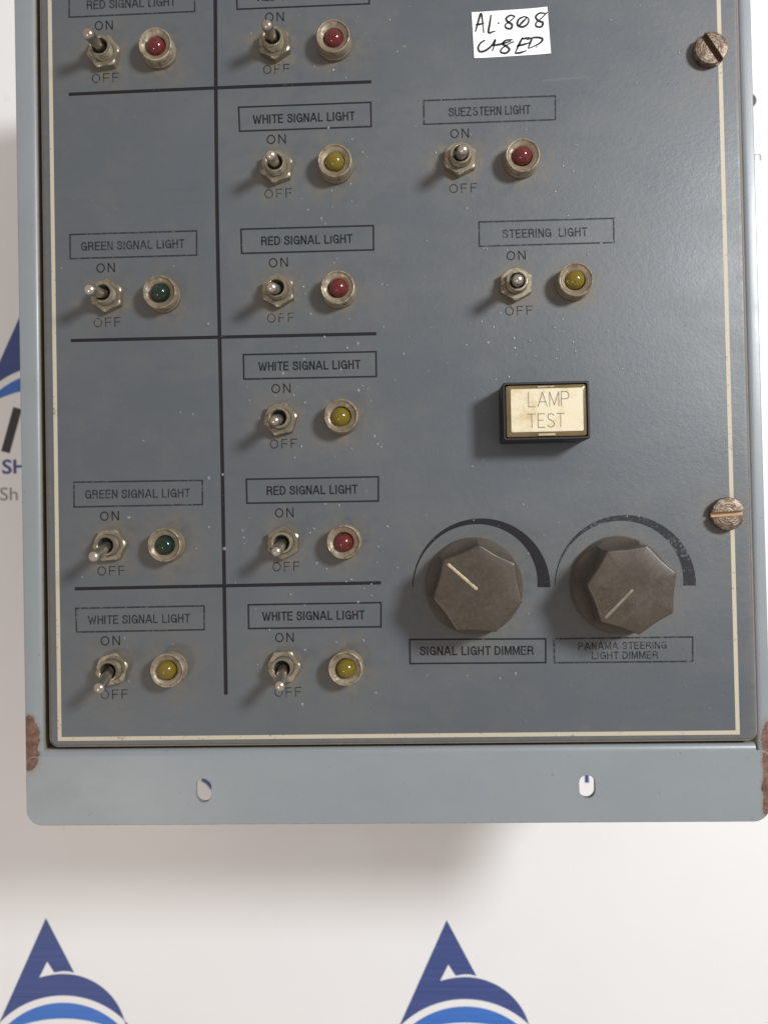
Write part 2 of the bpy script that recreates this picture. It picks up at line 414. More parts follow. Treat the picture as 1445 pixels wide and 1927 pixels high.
def pen(pts, wd):
    """mitred stroke with square ends"""
    P = [Vector(p) for p in pts]; Q = [P[0]]
    for p in P[1:]:
        if (p - Q[-1]).length > 1e-4: Q.append(p)
    P = Q; closed = (P[0] - P[-1]).length < 1e-3 and len(P) > 3
    if not closed:
        P[0] = P[0] + (P[0] - P[1]).normalized() * wd / 2; P[-1] = P[-1] + (P[-1] - P[-2]).normalized() * wd / 2
    n = len(P); v, f = [], []
    for k in range(n):
        a = P[k - 1] if k else (P[-2] if closed else None); b = P[k + 1] if k < n - 1 else (P[1] if closed else None)
        d0 = (P[k] - a).normalized() if a is not None else None; d1 = (b - P[k]).normalized() if b is not None else None
        d0 = d0 or d1; d1 = d1 or d0
        t = (d0 + d1); t = t.normalized() if t.length > .2 else d1
        nn = Vector((-t.y, t.x)); c = max(.42, nn.dot(Vector((-d1.y, d1.x))))
        for s in (1, -1): v.append((P[k].x + nn.x * wd / 2 / c * s, P[k].y + nn.y * wd / 2 / c * s, 0))
    for k in range(n - 1): f.append((2 * k, 2 * k + 1, 2 * k + 3, 2 * k + 2))
    return v, f
def caps(body, px0, px1, pyc, cap, mat, parent, weight=.15, gap=.255, slant=0.0, z=.03):
    a, b = at(px0, pyc), at(px1, pyc); wd = (b - a).length; ch = wd * cap / (px1 - px0); c = (a + b) / 2; pw = weight * ch * 1.04
    adv = []; x = 0
    for k, chh in enumerate(body):
        if chh == ' ': x += .10 if body.startswith('SUEZ S') and k == 4 else .33; continue
        adv.append((x, chh)); x += FONT[chh][0] + gap + (.03 if chh in 'I' else 0) - (.05 if chh == 'T' else 0)
    tot = adv[-1][0] + FONT[adv[-1][1]][0]; sx = (wd - pw) / tot; sy = ch - pw; parts = []
    for k, (x, chh) in enumerate(adv):
        for st in FONT[chh][1]:
            v, f = pen([(-wd / 2 + pw / 2 + (x + q[0]) * sx, -ch / 2 + pw / 2 + q[1] * sy) for q in st], pw)
            zz = len(parts) % 3 * .0012; parts.append(([(p, q, zz) for p, q, _ in v], f))
    v, f = join(*parts)
    return obj('lettering', mesh('lettering', v, f, mat), parent, (c.x, c.y, z), slant)

BL = (0, 0, BZ)
text('lettering', 'SH', 5, 52, 878, 27, M['navy'], banner, z=.06, bold=.02, plane=BZ, loc0=BL)
text('lettering', 'Sh', 1, 34, 929.5, 24, M['grey_print'], banner, z=.06, plane=BZ, loc0=BL)
v, f = ribbon([bpt(34, 768), bpt(11, 851)], 3.6, .06); obj('printed_stroke', mesh('printed_stroke', v, f, M['black_print']), banner)
p = bpt(1408, 189); v, f = lathe([(.01, .06), (3.0, .06)], 24); obj('printed_dot', mesh('printed_dot', v, f, M['black_print']), banner, (p.x, p.y, 0))
text('lettering', 'n', 1416, 1432, 296, 14, M['grey_print'], banner, z=.06, plane=BZ, loc0=BL)
for pts in ([(380, 1466), (391, 1473), (400, 1484)], [(1103, 1452), (1104, 1473)]):
    v, f = ribbon([bpt(*q) for q in smooth_line(pts)], 1.6, .06); obj('printed_stroke', mesh('printed_stroke', v, f, M['navy']), banner)

# ------------------------------------------------------------------ the control panel
panel = bpy.data.objects.new('control_panel', None); col.objects.link(panel)
BASE = Vector((43, -70, BZ)); panel.location = (BASE.x * MM, BASE.y * MM, 0); panel.empty_display_size = .02
tag(panel, 'grey metal ship signal light control panel with toggle switches and two dimmer knobs', 'control panel')
def rel(x, y, z=0.0): return (x - BASE.x, y - BASE.y, z - BASE.z)

# fixtures, pixels of the photograph: nut centre, lever tip, bezel front centre
TIPZ = 12.4
SW = [((197, 100), (166, 62)), ((517, 83), (502.6, 46.5)), ((521, 315), (509.6, 291.5)), ((202.5, 556.8), (168.4, 545)),
      ((523.8, 547.5), (511, 541.5)), ((528.3, 789), (517, 792.4)), ((208.3, 1025.7), (176.7, 1049.4)), ((533.8, 1021), (519.6, 1039.4)),
      ((213, 1258.7), (187, 1297.5)), ((534.8, 1254), (527, 1293.5)), ((865, 299.6), (871.4, 282)), ((970, 535), (974.5, 526.6))]
LED = [((292, 82), 'red'), ((626.7, 66.8), 'red'), ((629.7, 301.4), 'yellow'), ((300, 549), 'green'), ((635.4, 540), 'red'), ((641.6, 782.4), 'yellow'),
       ((309, 1025.7), 'green'), ((646.6, 1020), 'red'), ((314, 1262.4), 'yellow'), ((649.9, 1259), 'yellow'), ((983.7, 291), 'red'), ((1083.7, 525.3), 'yellow')]
BEZH = 4.3
SWP = [at(a[0], a[1], 1.2) for a, b in SW]; LEDP = [at(a[0], a[1], BEZH) for a, b in LED]
KN = [(at(899, 1110.5, 13), 138.0), (at(1190.5, 1108.5, 13), 225.0)]
SCR = [at(1338, 89, 2.4), at(1370, 967, 2.4)]

# face plate -----------------------------------------------------------
PL = -45.95; PR = .5 * (at(1381.7, 0).x + at(1418.6, 1300).x)
PB = at(700, 1395.5).y; PT = at(700, 0).y + 26
LX = at(105, 900).x
def rounded(x, y, r=1.6):
    for cx, sx in ((PL, 1), (PR, -1)):
        for cy, sy in ((PB, 1), (PT, -1)):
            dx, dy = (x - cx) * sx, (y - cy) * sy
            if dx < r and dy < r:
                d = math.hypot(r - dx, r - dy); m = max(r - dx, r - dy)
                if d > 0:
                    k = m / d; return cx + sx * (r - (r - dx) * k), cy + sy * (r - (r - dy) * k)
    return x, y
nx, ny = 300, 350
xs = np.linspace(PL, PR, nx + 1); ys = np.linspace(PB, PT, ny + 1)
pv = [(*rounded(x, y), 0.0) for y in ys for x in xs]
pf = [(j * (nx + 1) + i, j * (nx + 1) + i + 1, (j + 1) * (nx + 1) + i + 1, (j + 1) * (nx + 1) + i) for j in range(ny) for i in range(nx)]
loop = [i for i in range(nx + 1)] + [j * (nx + 1) + nx for j in range(1, ny + 1)] + [ny * (nx + 1) + i for i in range(nx - 1, -1, -1)] + [j * (nx + 1) for j in range(ny - 1, 0, -1)]
prev = loop; L = len(loop)
nr = []
for k in range(L):
    a, b = Vector(pv[loop[k - 1]]), Vector(pv[loop[(k + 1) % L]]); d = (b - a).normalized(); nr.append((d.y, -d.x))
for out, z in ((.12, -.03), (.26, -.12), (.32, -.26), (.42, -.30), (.66, -.36), (.82, -.55), (.9, -1.0), (.9, -3.2)):
    st = len(pv); pv += [(pv[loop[k]][0] + nr[k][0] * out, pv[loop[k]][1] + nr[k][1] * out, z) for k in range(L)]
    new = list(range(st, st + L))
    pf += [(prev[k], new[k], new[(k + 1) % L], prev[(k + 1) % L])for k in range(L)]; prev = new
plate_me = mesh('face_plate', pv, pf, M['plate'], 180)
PV = np.array(pv)[:, :2]
dirt = np.zeros(len(pv))
for p, s_, r0 in [(p, 1.0, 4.3) for p in SWP] + [(p, 1.0, 4.5) for p in LEDP] + [(p, .6, 4.4) for p in SCR] + [(k[0], .3, 13) for k in KN]:
    d = np.hypot(PV[:, 0] - p.x + .3, PV[:, 1] - p.y + .4)
    ang = np.arctan2(PV[:, 1] - p.y, PV[:, 0] - p.x); ph = rng.uniform(0, 6.28, 3)
    sp = 2.3 * (1 + .35 * np.sin(ang * 2 + ph[0]) + .3 * np.sin(ang * 3 + ph[1]) + .2 * np.sin(ang * 7 + ph[2]))
    dirt = np.maximum(dirt, s_ * rng.uniform(.7, 1) * np.exp(-np.maximum(0, d - r0) / sp))
    dirt = np.maximum(dirt, .40 * np.exp(-np.maximum(0, d - r0) / 5.0))
# grime along the plate rim
rim = np.minimum.reduce([PV[:, 0] - PL, PR - PV[:, 0], PV[:, 1] - PB])
dirt = np.maximum(dirt, .42 * np.exp(-np.maximum(rim, 0) / .9)); dirt[rim < -.3] = .75
at_ = plate_me.attributes.new('dirt', 'FLOAT', 'POINT'); at_.data.foreach_set('value', dirt.astype(np.float32))
rimv = np.clip((-rim - .3) / .3, 0, 1) * .9
at_ = plate_me.attributes.new('rim', 'FLOAT', 'POINT'); at_.data.foreach_set('value', rimv.astype(np.float32))
plate = obj('face_plate', plate_me, panel, rel(0, 0))
plate['label'] = 'dark grey painted face plate with black lettering and thin cream border'

def flat(name, vf, mat, parent=plate, z=.03):
    v, f = vf; return obj(name, mesh(name, [(a, b, z) for a, b, *_ in v], f, mat), parent)
def bar(p, q, wd): return ribbon([p, q], wd)
def xy(px, py): q = at(px, py); return (q.x, q.y)

# cream border
WLx = .5 * (at(97, 0).x + at(115, 1340).x); WRx = .5 * (at(1348, 0).x + at(1384, 1300).x); WBy = at(700, 1385).y
WLx = -43.85; WRx = 130.0
hw = .52
flat('border_line', box(WLx - hw, WLx + hw, WBy - hw, PT - 5, 0, 0)[0:1] + ([(0, 1, 3, 2)],), M['cream'])
flat('border_line', box(WRx - hw, WRx + hw, WBy - hw, PT - 5, 0, 0)[0:1] + ([(0, 1, 3, 2)],), M['cream'])
flat('border_line', box(WLx + hw, WRx - hw, WBy - hw, WBy + hw, 0, 0)[0:1] + ([(0, 1, 3, 2)],), M['cream'])
# divider lines
for l, m1, r in (((130, 177.5), (406, 165.5), (699, 154)), ((134, 641), (412, 634.5), (708.4, 628)), ((141.5, 1108), (422, 1102.3), (717, 1096.7))):
    flat('divider_line', ribbon(smooth_line([xy(*l), xy(*m1), xy(*r)], 6), .86), M['ink'], z=.03)
flat('divider_line', ribbon(smooth_line([(xy(404, -60)), xy(405.5, 0), xy(409, 398), xy(418.8, 880), xy(425.5, 1307)], 6), .95), M['ink'], z=.045)

def frame_label(c, wd, mat):
    P = [Vector(xy(*p)) for p in c]; cx = sum(P, Vector((0, 0))) / 4
    v, f = [], []
    for k in range(4):
        d1 = (P[(k + 1) % 4] - P[k]).normalized(); d0 = (P[k] - P[k - 1]).normalized()
        inn = (d1 - d0); v.append(P[k]); v.append(P[k] + inn * wd)
    for k in range(4):
        a, b = 2 * k, 2 * ((k + 1) % 4); f.append((a, b, b + 1, a + 1))
    return flat('label_frame', (v, f), mat)
LB = [(((129.5, -16), (367.5, -26), (368.5, 23), (129.4, 34)), 'RED SIGNAL LIGHT', 164, 331, 6.0, 17, 'ink_worn'),
      (((443, -31), (694.5, -41.5), (696.3, 8.5), (445.3, 19)), 'RED SIGNAL LIGHT', 485, 655, -9.5, 17, 'ink'),
      (((447.8, 200.5), (699, 191), (700, 239.6), (449.8, 248.6)), 'WHITE SIGNAL LIGHT', 476, 668, 221.5, 17, 'ink'),
      (((131, 440), (372, 433), (372, 481.6), (131.5, 488.3)), 'GREEN SIGNAL LIGHT', 153, 348, 461, 16.5, 'ink_worn'),
      (((452.3, 430), (704, 423), (704.4, 471.7), (453.6, 478.5)), 'RED SIGNAL LIGHT', 491.7, 663.6, 451.3, 17, 'ink'),
      (((456.8, 666), (709, 660.3), (709.7, 710), (457.8, 715)), 'WHITE SIGNAL LIGHT', 486.4, 678.5, 687.7, 17, 'ink'),
      (((138.6, 906), (382.7, 902.4), (382.7, 951), (138.6, 955.5)), 'GREEN SIGNAL LIGHT', 161, 358.5, 929, 16.5, 'ink_worn'),
      (((462.3, 900.4), (713.4, 895.7), (713.4, 944.3), (463.5, 948.5)), 'RED SIGNAL LIGHT', 502, 673.3, 921.9, 17, 'ink'),
      (((141.8, 1143.3), (386, 1138.6), (386, 1186.4), (143.5, 1191)), 'WHITE SIGNAL LIGHT', 166, 358.5, 1165, 16.5, 'ink_worn'),
      (((466, 1136.6), (718.4, 1132.4), (718.4, 1181), (466.8, 1184.4)), 'WHITE SIGNAL LIGHT', 493.4, 686.5, 1158.5, 17, 'ink'),
      (((795.6, 188), (1045.9, 179), (1046, 226.6), (796, 235.6)), 'SUEZ STERN LIGHT', 844, 998, 208.6, 17.5, 'ink_worn'),
      (((899.5, 416.3), (1155.4, 409.3), (1156, 457.9), (900, 465)), 'STEERING  LIGHT', 945, 1105, 438.2, 17, 'ink_worn'),
      (((769.3, 1202), (1027.9, 1200.5), (1027.9, 1248.4), (770, 1250.3)), 'SIGNAL LIGHT DIMMER', 790, 1003.5, 1224.4, 17, 'ink'),
      (((1040.5, 1200.5), (1304, 1197), (1304, 1246), (1041, 1248.8)), 'PANAMA STEERING', 1087.4, 1253.8, 1215, 14, 'ink_worn')]
for c, body, x0, x1, yc, cap, mk in LB:
    frame_label(c, .42, M['ink'] if mk == 'ink' else M['ink_worn'])
    sl = math.atan2(xy(*c[1])[1] - xy(*c[0])[1], xy(*c[1])[0] - xy(*c[0])[0])
    caps(body, x0, x1, yc, cap, M[mk], plate, .155, slant=sl)
caps('LIGHT DIMMER', 1113, 1237.7, 1233, 14.5, M['ink_worn'], plate, .155)
for x0, x1, y, b in ((179, 213, 47.8, 0), (499, 534.5, 31.9, 0), (502, 538, 262, 0), (506, 542, 494, 0), (511, 547, 731, 0), (517.6, 552.7, 965, 0), (518, 553, 1199.6, 0),
                     (182, 217, 504, 0), (189, 224.5, 971, 0), (190, 226.5, 1205.6, 0), (847, 882, 251, 0), (952.7, 988.5, 480.7, 0)):
    caps('ON', x0, x1, y, 17.5, M['ink'], plate, .115, gap=.30, slant=.012)
for x0, x1, y in ((173.6, 224, 146.8), (495.4, 545, 130), (498, 549.5, 364), (503, 554, 598), (508, 559.5, 835), (513, 564, 1066), (516.6, 567.4, 1302),
                  (177, 228, 606.5), (184, 236, 1074), (190, 241.5, 1306.5), (845, 897.5, 354), (950, 1002, 584.5)):
    caps('OFF', x0, x1, y, 17.5, M['ink_worn'], plate, .11, gap=.30, slant=.012)
# dimmer scales: crescents that widen clockwise
for cx, cy, R, mk in ((905.5, 1105, 129.5, 'ink'), (1176, 1102, 133, 'ink_worn')):
    v, f = [], []; K = 40
    for k in range(K + 1):
        a = math.pi * (1 - k / K); th = 1.5 + 23 * (k / K) ** 1.25
        for r in (R, R - th): v.append((*xy(cx + r * math.cos(a), cy - r * math.sin(a)), 0))
    f = [(2 * k, 2 * k + 1, 2 * k + 3, 2 * k + 2) for k in range(K)]
    flat('dimmer_scale', (v, f), M[mk])

# blisters in the paint ---------------------------------------------------
BLI = []
for o, s_, L_ in (((860, 380), 3.853, [(70,45),(785,345),(945,380),(195,335),(215,340),(360,348),(95,880),(175,865),(210,878),(262,907),(412,872),(503,915),(762,850),(703,910),(765,940),(885,952),(410,988),(525,1007),(840,1018),(65,1038),(222,1020),(245,1042),(413,1060),(425,1108),(565,1118),(715,1137),(722,1072),(855,1085),(1085,935),(280,1288),(375,1270),(122,1418),(110,1918),(312,805),(1195,1210)]),
                  ((400, 400), 4.014, [(850,85),(820,45),(940,350),(915,382),(1275,543),(1318,547),(700,612),(683,560),(740,765),(1030,805),(845,940),(1290,865),(1095,990),(1015,1022),(1130,1310),(1100,1345),(1170,1330),(1195,1420),(695,1435),(612,1380),(475,1385),(280,1418),(1245,1750),(1272,1772),(670,1768),(1220,1690),(1050,1780),(1440,1068),(355,1555),(620,1850),(965,1190),(690,1108),(530,1215)]),
                  ((400, 880), 4.014, [(228,475),(235,530),(240,575),(850,275),(955,287),(1318,445),(765,463),(735,495),(785,722),(862,765),(862,730),(1250,597),(1242,715),(1395,755),(1010,860),(1045,845),(1200,880),(1145,915),(1200,968),(590,958),(695,1040),(935,1320),(1140,1308),(697,1380),(675,1790),(1230,1700),(430,1228),(1098,1015),(340,1490),(78,52),(90,612)]),
                  ((400, 0), 4.014, [(290,250),(1335,150),(1395,390),(1440,350),(1130,1150),(1050,1050),(905,1560),(670,1500),(720,1585),(1050,1520),(1040,1390),(895,1440),(910,525),(1005,585),(875,965)]),
                  ((760, 0), 2.11, [(820,80),(935,20),(920,330),(1090,210),(630,658),(670,680),(600,760),(755,742),(685,575),(125,605),(248,828),(1020,612),(485,515),(5,185)]),
                  ((740, 940), 2.05, [(500,20),(125,62),(310,80),(900,65),(945,65),(520,440),(285,680),(410,690),(470,672),(15,262),(520,210)]),
                  ((80, 880), 4.014, [(1258,450),(300,828),(1160,610),(1255,80),(650,378),(655,1615),(620,1290),(985,1335)]),
                  ((0, 400), 3.284, [(1115,1235),(1195,1245),(885,1410),(1285,687),(380,343),(1075,330),(1290,1640)])):
    BLI += [(o[0] + x / s_, o[1] + y / s_, random.uniform(.24, .46)) for x, y in L_]
for k in range(170):
    x = random.uniform(440, 1370); y = random.uniform(10, 1370)
    BLI.append((x, y, random.uniform(.10, .2)))
bv = []
for px, py, r in BLI:
    p = at(px, py); hgt = r * .5
    v, f = lathe([(r * 1.15, -.02), (r, .12 * hgt), (r * .8, .6 * hgt), (r * .4, .93 * hgt), (.02, hgt)], 8)
    sx, sy = random.uniform(.8, 1.1), random.uniform(.8, 1.3)
    bv.append(([(p.x + a * sx, p.y + b * sy, c) for a, b, c in v], f))
v, f = join(*bv); o = obj('paint_blisters', mesh('paint_blisters', v, f, M['blister'], 180), plate); o['kind'] = 'stuff'

# enclosure -----------------------------------------------------------------
FZ = -1.3
def strip(name, prof_a, prof_b, y0, y1, mat, seg=24):
    """profile (x,z) lists at both ends, swept along y"""
    v, f = [], []; m = len(prof_a)
    for j in range(seg + 1):
        t = j / seg
        for (xa, za), (xb, zb) in zip(prof_a, prof_b): v.append((xa + (xb - xa) * t, y0 + (y1 - y0) * t, za + (zb - za) * t))
    for j in range(seg):
        for k in range(m - 1): f.append((j * m + k, j * m + k + 1, (j + 1) * m + k + 1, (j + 1) * m + k))
    return v, f
def side_profile(xo, xi, s):
    """outer edge xo, inner edge xi, s = +1 when the inside is towards +x"""
    ro, ri = .35, 1.55
    P = [(xo, BZ), (xo, FZ - ro)]
    P += [(xo + s * ro * (1 - math.cos(a)), FZ - ro + ro * math.sin(a)) for a in (math.radians(k * 22.5) for k in range(1, 5))]
    P += [(xi - s * ri + s * ri * math.sin(a), FZ - ri + ri * math.cos(a)) for a in (math.radians(k * 11.25) for k in range(0, 9))]
    P += [(xi, FZ - 9), (xi - s * 1.2, FZ - 9), (xi - s * 1.2, BZ)]
    return P
yb = at(60, 1436, FZ).y; yt = PT + 3.0
fr = lambda xo, y, z=FZ: at(xo, y, z).x
def yof(px, py): return at(px, py, FZ).y
def line_x(p, q, y):
    a, b = at(*p, FZ), at(*q, FZ); t = (y - a.y) / (b.y - a.y); return a.x + (b.x - a.x) * t
lo_b, lo_t = line_x((27, 0), (47.5, 1340), yb), line_x((27, 0), (47.5, 1340), yt)
li_b, li_t = line_x((68, 0), (82.5, 1260), yb), line_x((68, 0), (82.5, 1260), yt)
ro_b, ro_t = line_x((1412, 0), (1446, 1250), yb), line_x((1412, 0), (1446, 1250), yt)
ri_b, ri_t = PR + 1.0, PR + 1.0
c1 = at(51, 1400, FZ); c2 = at(1449, 1425, FZ); c3 = at(215, 1553, FZ); c4 = at(1448, 1500, FZ); c5 = at(58, 1536, FZ)
M['frame'] = paint_frame([(c1.x + .3 - BASE.x, c1.y - BASE.y, 2.7, 7.3), (c2.x - BASE.x, c2.y - BASE.y, 2.0, 9.5), (c4.x - BASE.x, c4.y - BASE.y, 1.9, 6.0)])
M['grimy'] = metal_aged('grimy enamel', (0.235, 0.225, 0.185), (0.20, 0.185, 0.145), (0.13, 0.11, 0.08), .5, 0, scale=300, amount=(.5, .8))
def wall(name, vf, dirty=False):
    v, f = vf; me = mesh(name, [rel(*p) for p in v], f, M['frame'], 40)
    if dirty:
        me.materials.append(M['grimy'])
        for k, p in enumerate(me.polygons):
            if k % 17 >= 10: p.material_index = 1
    return obj(name, me, panel)
wall('side_wall', strip('w', side_profile(lo_b, li_b, 1), side_profile(lo_t, li_t, 1), yb, yt, None), True)
wall('side_wall', strip('w', side_profile(ro_b, ri_b, -1), side_profile(ro_t, ri_t, -1), yb, yt, None), True)
# top wall, beyond the upper edge of the photograph
wall('end_wall', box(lo_t + .4, ro_t - .4, yt + .02, yt + 1.5, BZ, FZ - .2))
# inner tray that carries the plate, and the back
wall('tray', box(li_b - .6, ri_b + .6, PB - .7, PT + .8, FZ - 9.2, FZ - 8.2)).data.materials[0] = M['grey_dark']
# carriers between tray and plate
for x in (PL + 12, PR - 12): wall('bracket', box(x - 3, x + 3, PB + 20, PB + 190, FZ - 8.1, -3.0)).data.materials[0] = M['grey_dark']

# bottom mounting flange with slots
yi = at(700, 1405, FZ).y; yr = at(700, 1418.5, FZ).y
fl, fr_ = at(50.5, 1490, FZ).x, at(1448, 1500, FZ).x
yo = at(700, 1550, FZ).y
outl = rrect(fl, fr_, yo, yr, 4.2, 8)
npt = len(outl)
# square off the upper corners with a smaller radius
up = rrect(fl, fr_, yo, yr, 1.9, 8)
outl = up[:18] + outl[18:]
def slot(x0, x1, y0, y1):
    a, b = at(x0, y1, FZ), at(x1, y0, FZ); return rrect(a.x, b.x, a.y, b.y, (b.x - a.x) / 2 - .01, 8)
slots = [slot(369.8, 397.7, 1465, 1509.5), slot(1090, 1118.6, 1458.6, 1502)]
def offset(pts, d, keep_top=False):
    o = []; n = len(pts)
    for k in range(n):
        a, b = Vector(pts[k - 1]), Vector(pts[(k + 1) % n]); t = (b - a).normalized(); nn = Vector((t.y, -t.x))
        q = Vector(pts[k]) + nn * d
        o.append((q.x, q.y))
    return o
FL = FZ + .12
V, Fc = [], []
inner = offset(outl, -.16); rings = [inner] + [offset(s, .10) for s in slots]
flat3 = [[Vector((p[0], p[1], 0)) for p in r] for r in rings]
allp = [p for r in rings for p in r]
V += [(p[0], p[1], FL) for p in allp]; Fc += [tuple(t) for t in tessellate_polygon(flat3)]
off = 0
for r, base, sgn in [(inner, outl, 1)] + [(offset(s, .10), s, -1) for s in slots]:
    n0 = len(V); m = len(r)
    V += [(p[0], p[1], FL - .13) for p in base] + [(p[0], p[1], FL - 1.6) for p in base]
    for k in range(m):
        k2 = (k + 1) % m
        Fc += [(off + k, off + k2, n0 + k2, n0 + k), (n0 + k, n0 + k2, n0 + m + k2, n0 + m + k)]
    off += m
# underside
n0 = len(V); allb = [p for r in [outl] + slots for p in r]
V += [(p[0], p[1], FL - 1.6) for p in allb]; Fc += [tuple(n0 + i for i in t) for t in tessellate_polygon([[Vector((p[0], p[1], 0)) for p in r] for r in [outl] + slots])]
me = mesh('mounting_flange', [rel(*p) for p in V], Fc, M['frame'])
bm = bmesh.new(); bm.from_mesh(me); bmesh.ops.remove_doubles(bm, verts=bm.verts, dist=1e-7)
bmesh.ops.recalc_face_normals(bm, faces=bm.faces); bm.to_mesh(me); bm.free()
me.materials.append(metal_aged('worn enamel edge', (0.40, 0.42, 0.43), (0.30, 0.33, 0.345), (0.15, 0.15, 0.145), .32, .35, scale=420, amount=(.46, .6)))
for p in me.polygons:
    if .25 < abs(p.normal.z) < .95: p.material_index = 1
fo = obj('mounting_flange', me, panel); fo['label'] = 'pale blue grey bottom flange with two upright slots'
# rolled lip between the flange and the recess, and the bottom wall under it
rr = yi - yr
pro = [(yr - .5, FL - .012)] + [(yr + rr * math.sin(a) , FL - .012 - rr * .8 * (1 - math.cos(a))) for a in (math.radians(k * 9) for k in range(0, 11))] + [(yi, FL - 9), (yi - 1.2, FL - 9), (yi - 1.2, BZ)]
xa, xb = at(72, 1418, FL).x, at(1422, 1412, FL).x
v = []; f = []; m = len(pro); sgx = 30
for j in range(sgx + 1):
    x = xa + (xb - xa) * j / sgx
    for y, z in pro: v.append(rel(x, y, z))
for j in range(sgx):
    for k in range(m - 1): f.append((j * m + k, (j + 1) * m + k, (j + 1) * m + k + 1, j * m + k + 1))
lip = mesh('end_wall', v, f, M['frame'], 50); lip.materials.append(M['grimy'])
for k, p in enumerate(lip.polygons):
    if k % (m - 1) >= 8: p.material_index = 1
obj('end_wall', lip, panel)

# toggle switches ----------------------------------------------------------------
prof = [(3.6, 0), (3.6, .4), (2.75, .5)]
for k in range(6): prof += [(2.75, 2.2 + k * .38), (2.60, 2.39 + k * .38)]
prof += [(2.72, 4.5), (2.62, 4.72), (2.25, 4.75), (2.0, 4.55), (1.95, 2.6), (.01, 2.5)]
v, f = lathe(prof, 40); bush_me = mesh('toggle_switch', v, f, M['brass'], 35)
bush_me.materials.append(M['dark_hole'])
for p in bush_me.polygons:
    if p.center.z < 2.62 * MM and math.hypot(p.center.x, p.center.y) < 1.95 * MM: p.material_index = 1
def hexnut():
    n = 72; rings = []
    def hx(r, a, cap): 
        q = r * math.cos(math.pi / 6) / math.cos((a % (math.pi / 3)) - math.pi / 6); return min(q, cap)
    v, f = [], []
    lv = [(4.5, 9, .0), (4.5, 9, 1.95), (4.5, 4.36, 2.12), (4.5, 3.85, 2.35), (2.85, 2.85, 2.35), (2.78, 2.78, 1.6)]
    for r, cap, z in lv:
        for k in range(n):
            a = 2 * math.pi * k / n; q = hx(r, a, cap) if r > 3 else r; v.append((q * math.cos(a), q * math.sin(a), z))
    for i in range(len(lv) - 1):
        for k in range(n): f.append((i * n + k, i * n + (k + 1) % n, (i + 1) * n + (k + 1) % n, (i + 1) * n + k))
    return mesh('nut', v, f, M['brass'], 25)
nut_me = hexnut()
def lever_mesh(length):
    P = [(1.15, 0), (1.28, length * .35), (1.40, length * .75), (1.44, length - 1.4)]
    P += [(1.44 * math.cos(a), length - 1.4 + 1.4 * math.sin(a)) for a in (math.radians(k * 15) for k in range(1, 6))] + [(.02, length)]
    v, f = lathe(P, 28); return mesh('lever', v, f, M['steel'], 180)
nutrot = [8, 32, 20, 25, 30, 12, 4, 27, 15, 3, 26, 28]
for k, ((a, t), p) in enumerate(zip(SW, SWP)):
    s_ = obj('toggle_switch', bush_me, panel, rel(p.x, p.y, 0))
    obj('nut', nut_me, s_, (0, 0, 0), math.radians(nutrot[k]))
    tip = at(t[0], t[1], TIPZ); d = Vector((tip.x - p.x, tip.y - p.y, TIPZ - 2.7)); ln = d.length + .55
    lv = obj('lever', lever_mesh(ln), s_, (0, 0, 2.7)); lv.rotation_euler = d.to_track_quat('Z', 'Y').to_euler()

# indicator lights -----------------------------------------------------------------
prof = [(4.45, 0), (4.45, 1.1), (4.32, 1.25), (4.32, BEZH - .25), (4.22, BEZH - .06), (4.08, BEZH), (3.95, BEZH - .05), (3.82, BEZH - .3), (3.3, BEZH - .62), (2.75, BEZH - .85), (2.55, BEZH - .95), (2.55, BEZH - 2.2), (.02, BEZH - 2.25)]
v, f = lathe(prof, 56); bez_me = mesh('indicator_light', v, f, M['bezel'], 40)
P = [(2.44, BEZH - 2.2), (2.44, BEZH - 1.0)] + [(2.44 * math.cos(a), BEZH - 1.0 + 2.3 * math.sin(a)) for a in (math.radians(k * 9) for k in range(1, 10))] + [(.02, BEZH + 1.3)]
v, f = lathe(P, 40)
lens_me = {c: mesh(c + '_lens', v, f, M[c], 180) for c in ('red', 'yellow', 'green')}
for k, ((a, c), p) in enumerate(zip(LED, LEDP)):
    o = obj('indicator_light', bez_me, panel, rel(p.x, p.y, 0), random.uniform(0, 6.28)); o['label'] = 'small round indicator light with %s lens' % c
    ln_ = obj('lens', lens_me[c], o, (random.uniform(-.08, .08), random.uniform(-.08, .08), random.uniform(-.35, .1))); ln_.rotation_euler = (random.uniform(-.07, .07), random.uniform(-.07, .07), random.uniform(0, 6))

# dimmer knobs ------------------------------------------------------------------------
def knob_mesh():
    KH = 13.0; n = 210; lv = 30; v, f = [], []
    zs = [0, .6, 1.2] + [1.2 + (KH - 1.2) * (i / lv) for i in range(1, lv + 1)]
    Rc = 10.9
    def rad(a, z):
        t = z / KH
        cone = 13.1 - .9 * t if z > .6 else 13.0
        # upright flats that scoop outwards into the round skirt
        ap = Rc * math.cos(math.pi / 7) + .35 * (1 - t) + 4.2 * max(0, (.55 - t) / .55) ** 1.6
        q = (a % (2 * math.pi / 7)) - math.pi / 7
        pol = ap / math.cos(q) - .20 * math.cos(q * 3.5) ** 2 * min(1, t * 1.6)
        corner = Rc + 1.6 * (1 - t)
        return min(cone, pol, max(corner, 0))
    for z in zs:
        for k in range(n):
            a = 2 * math.pi * k / n; r = rad(a, z)
            if z == zs[-1]: r -= .0
            v.append((r * math.cos(a), r * math.sin(a), z))
    top = len(zs)
    for ins, z in ((.10, KH + .12), (.28, KH + .22), (.55, KH + .28), (5, KH + .31), (10.88, KH + .32)):
        for k in range(n):
            a = 2 * math.pi * k / n; r = rad(a, KH); r = r * (1 - ins / Rc); v.append((r * math.cos(a), r * math.sin(a), z))
        top += 1
    for i in range(top - 1):
        for k in range(n): f.append((i * n + k, i * n + (k + 1) % n, (i + 1) * n + (k + 1) % n, (i + 1) * n + k))
    return mesh('dimmer_knob', v, f, M['knob'], 38)
kme = knob_mesh()
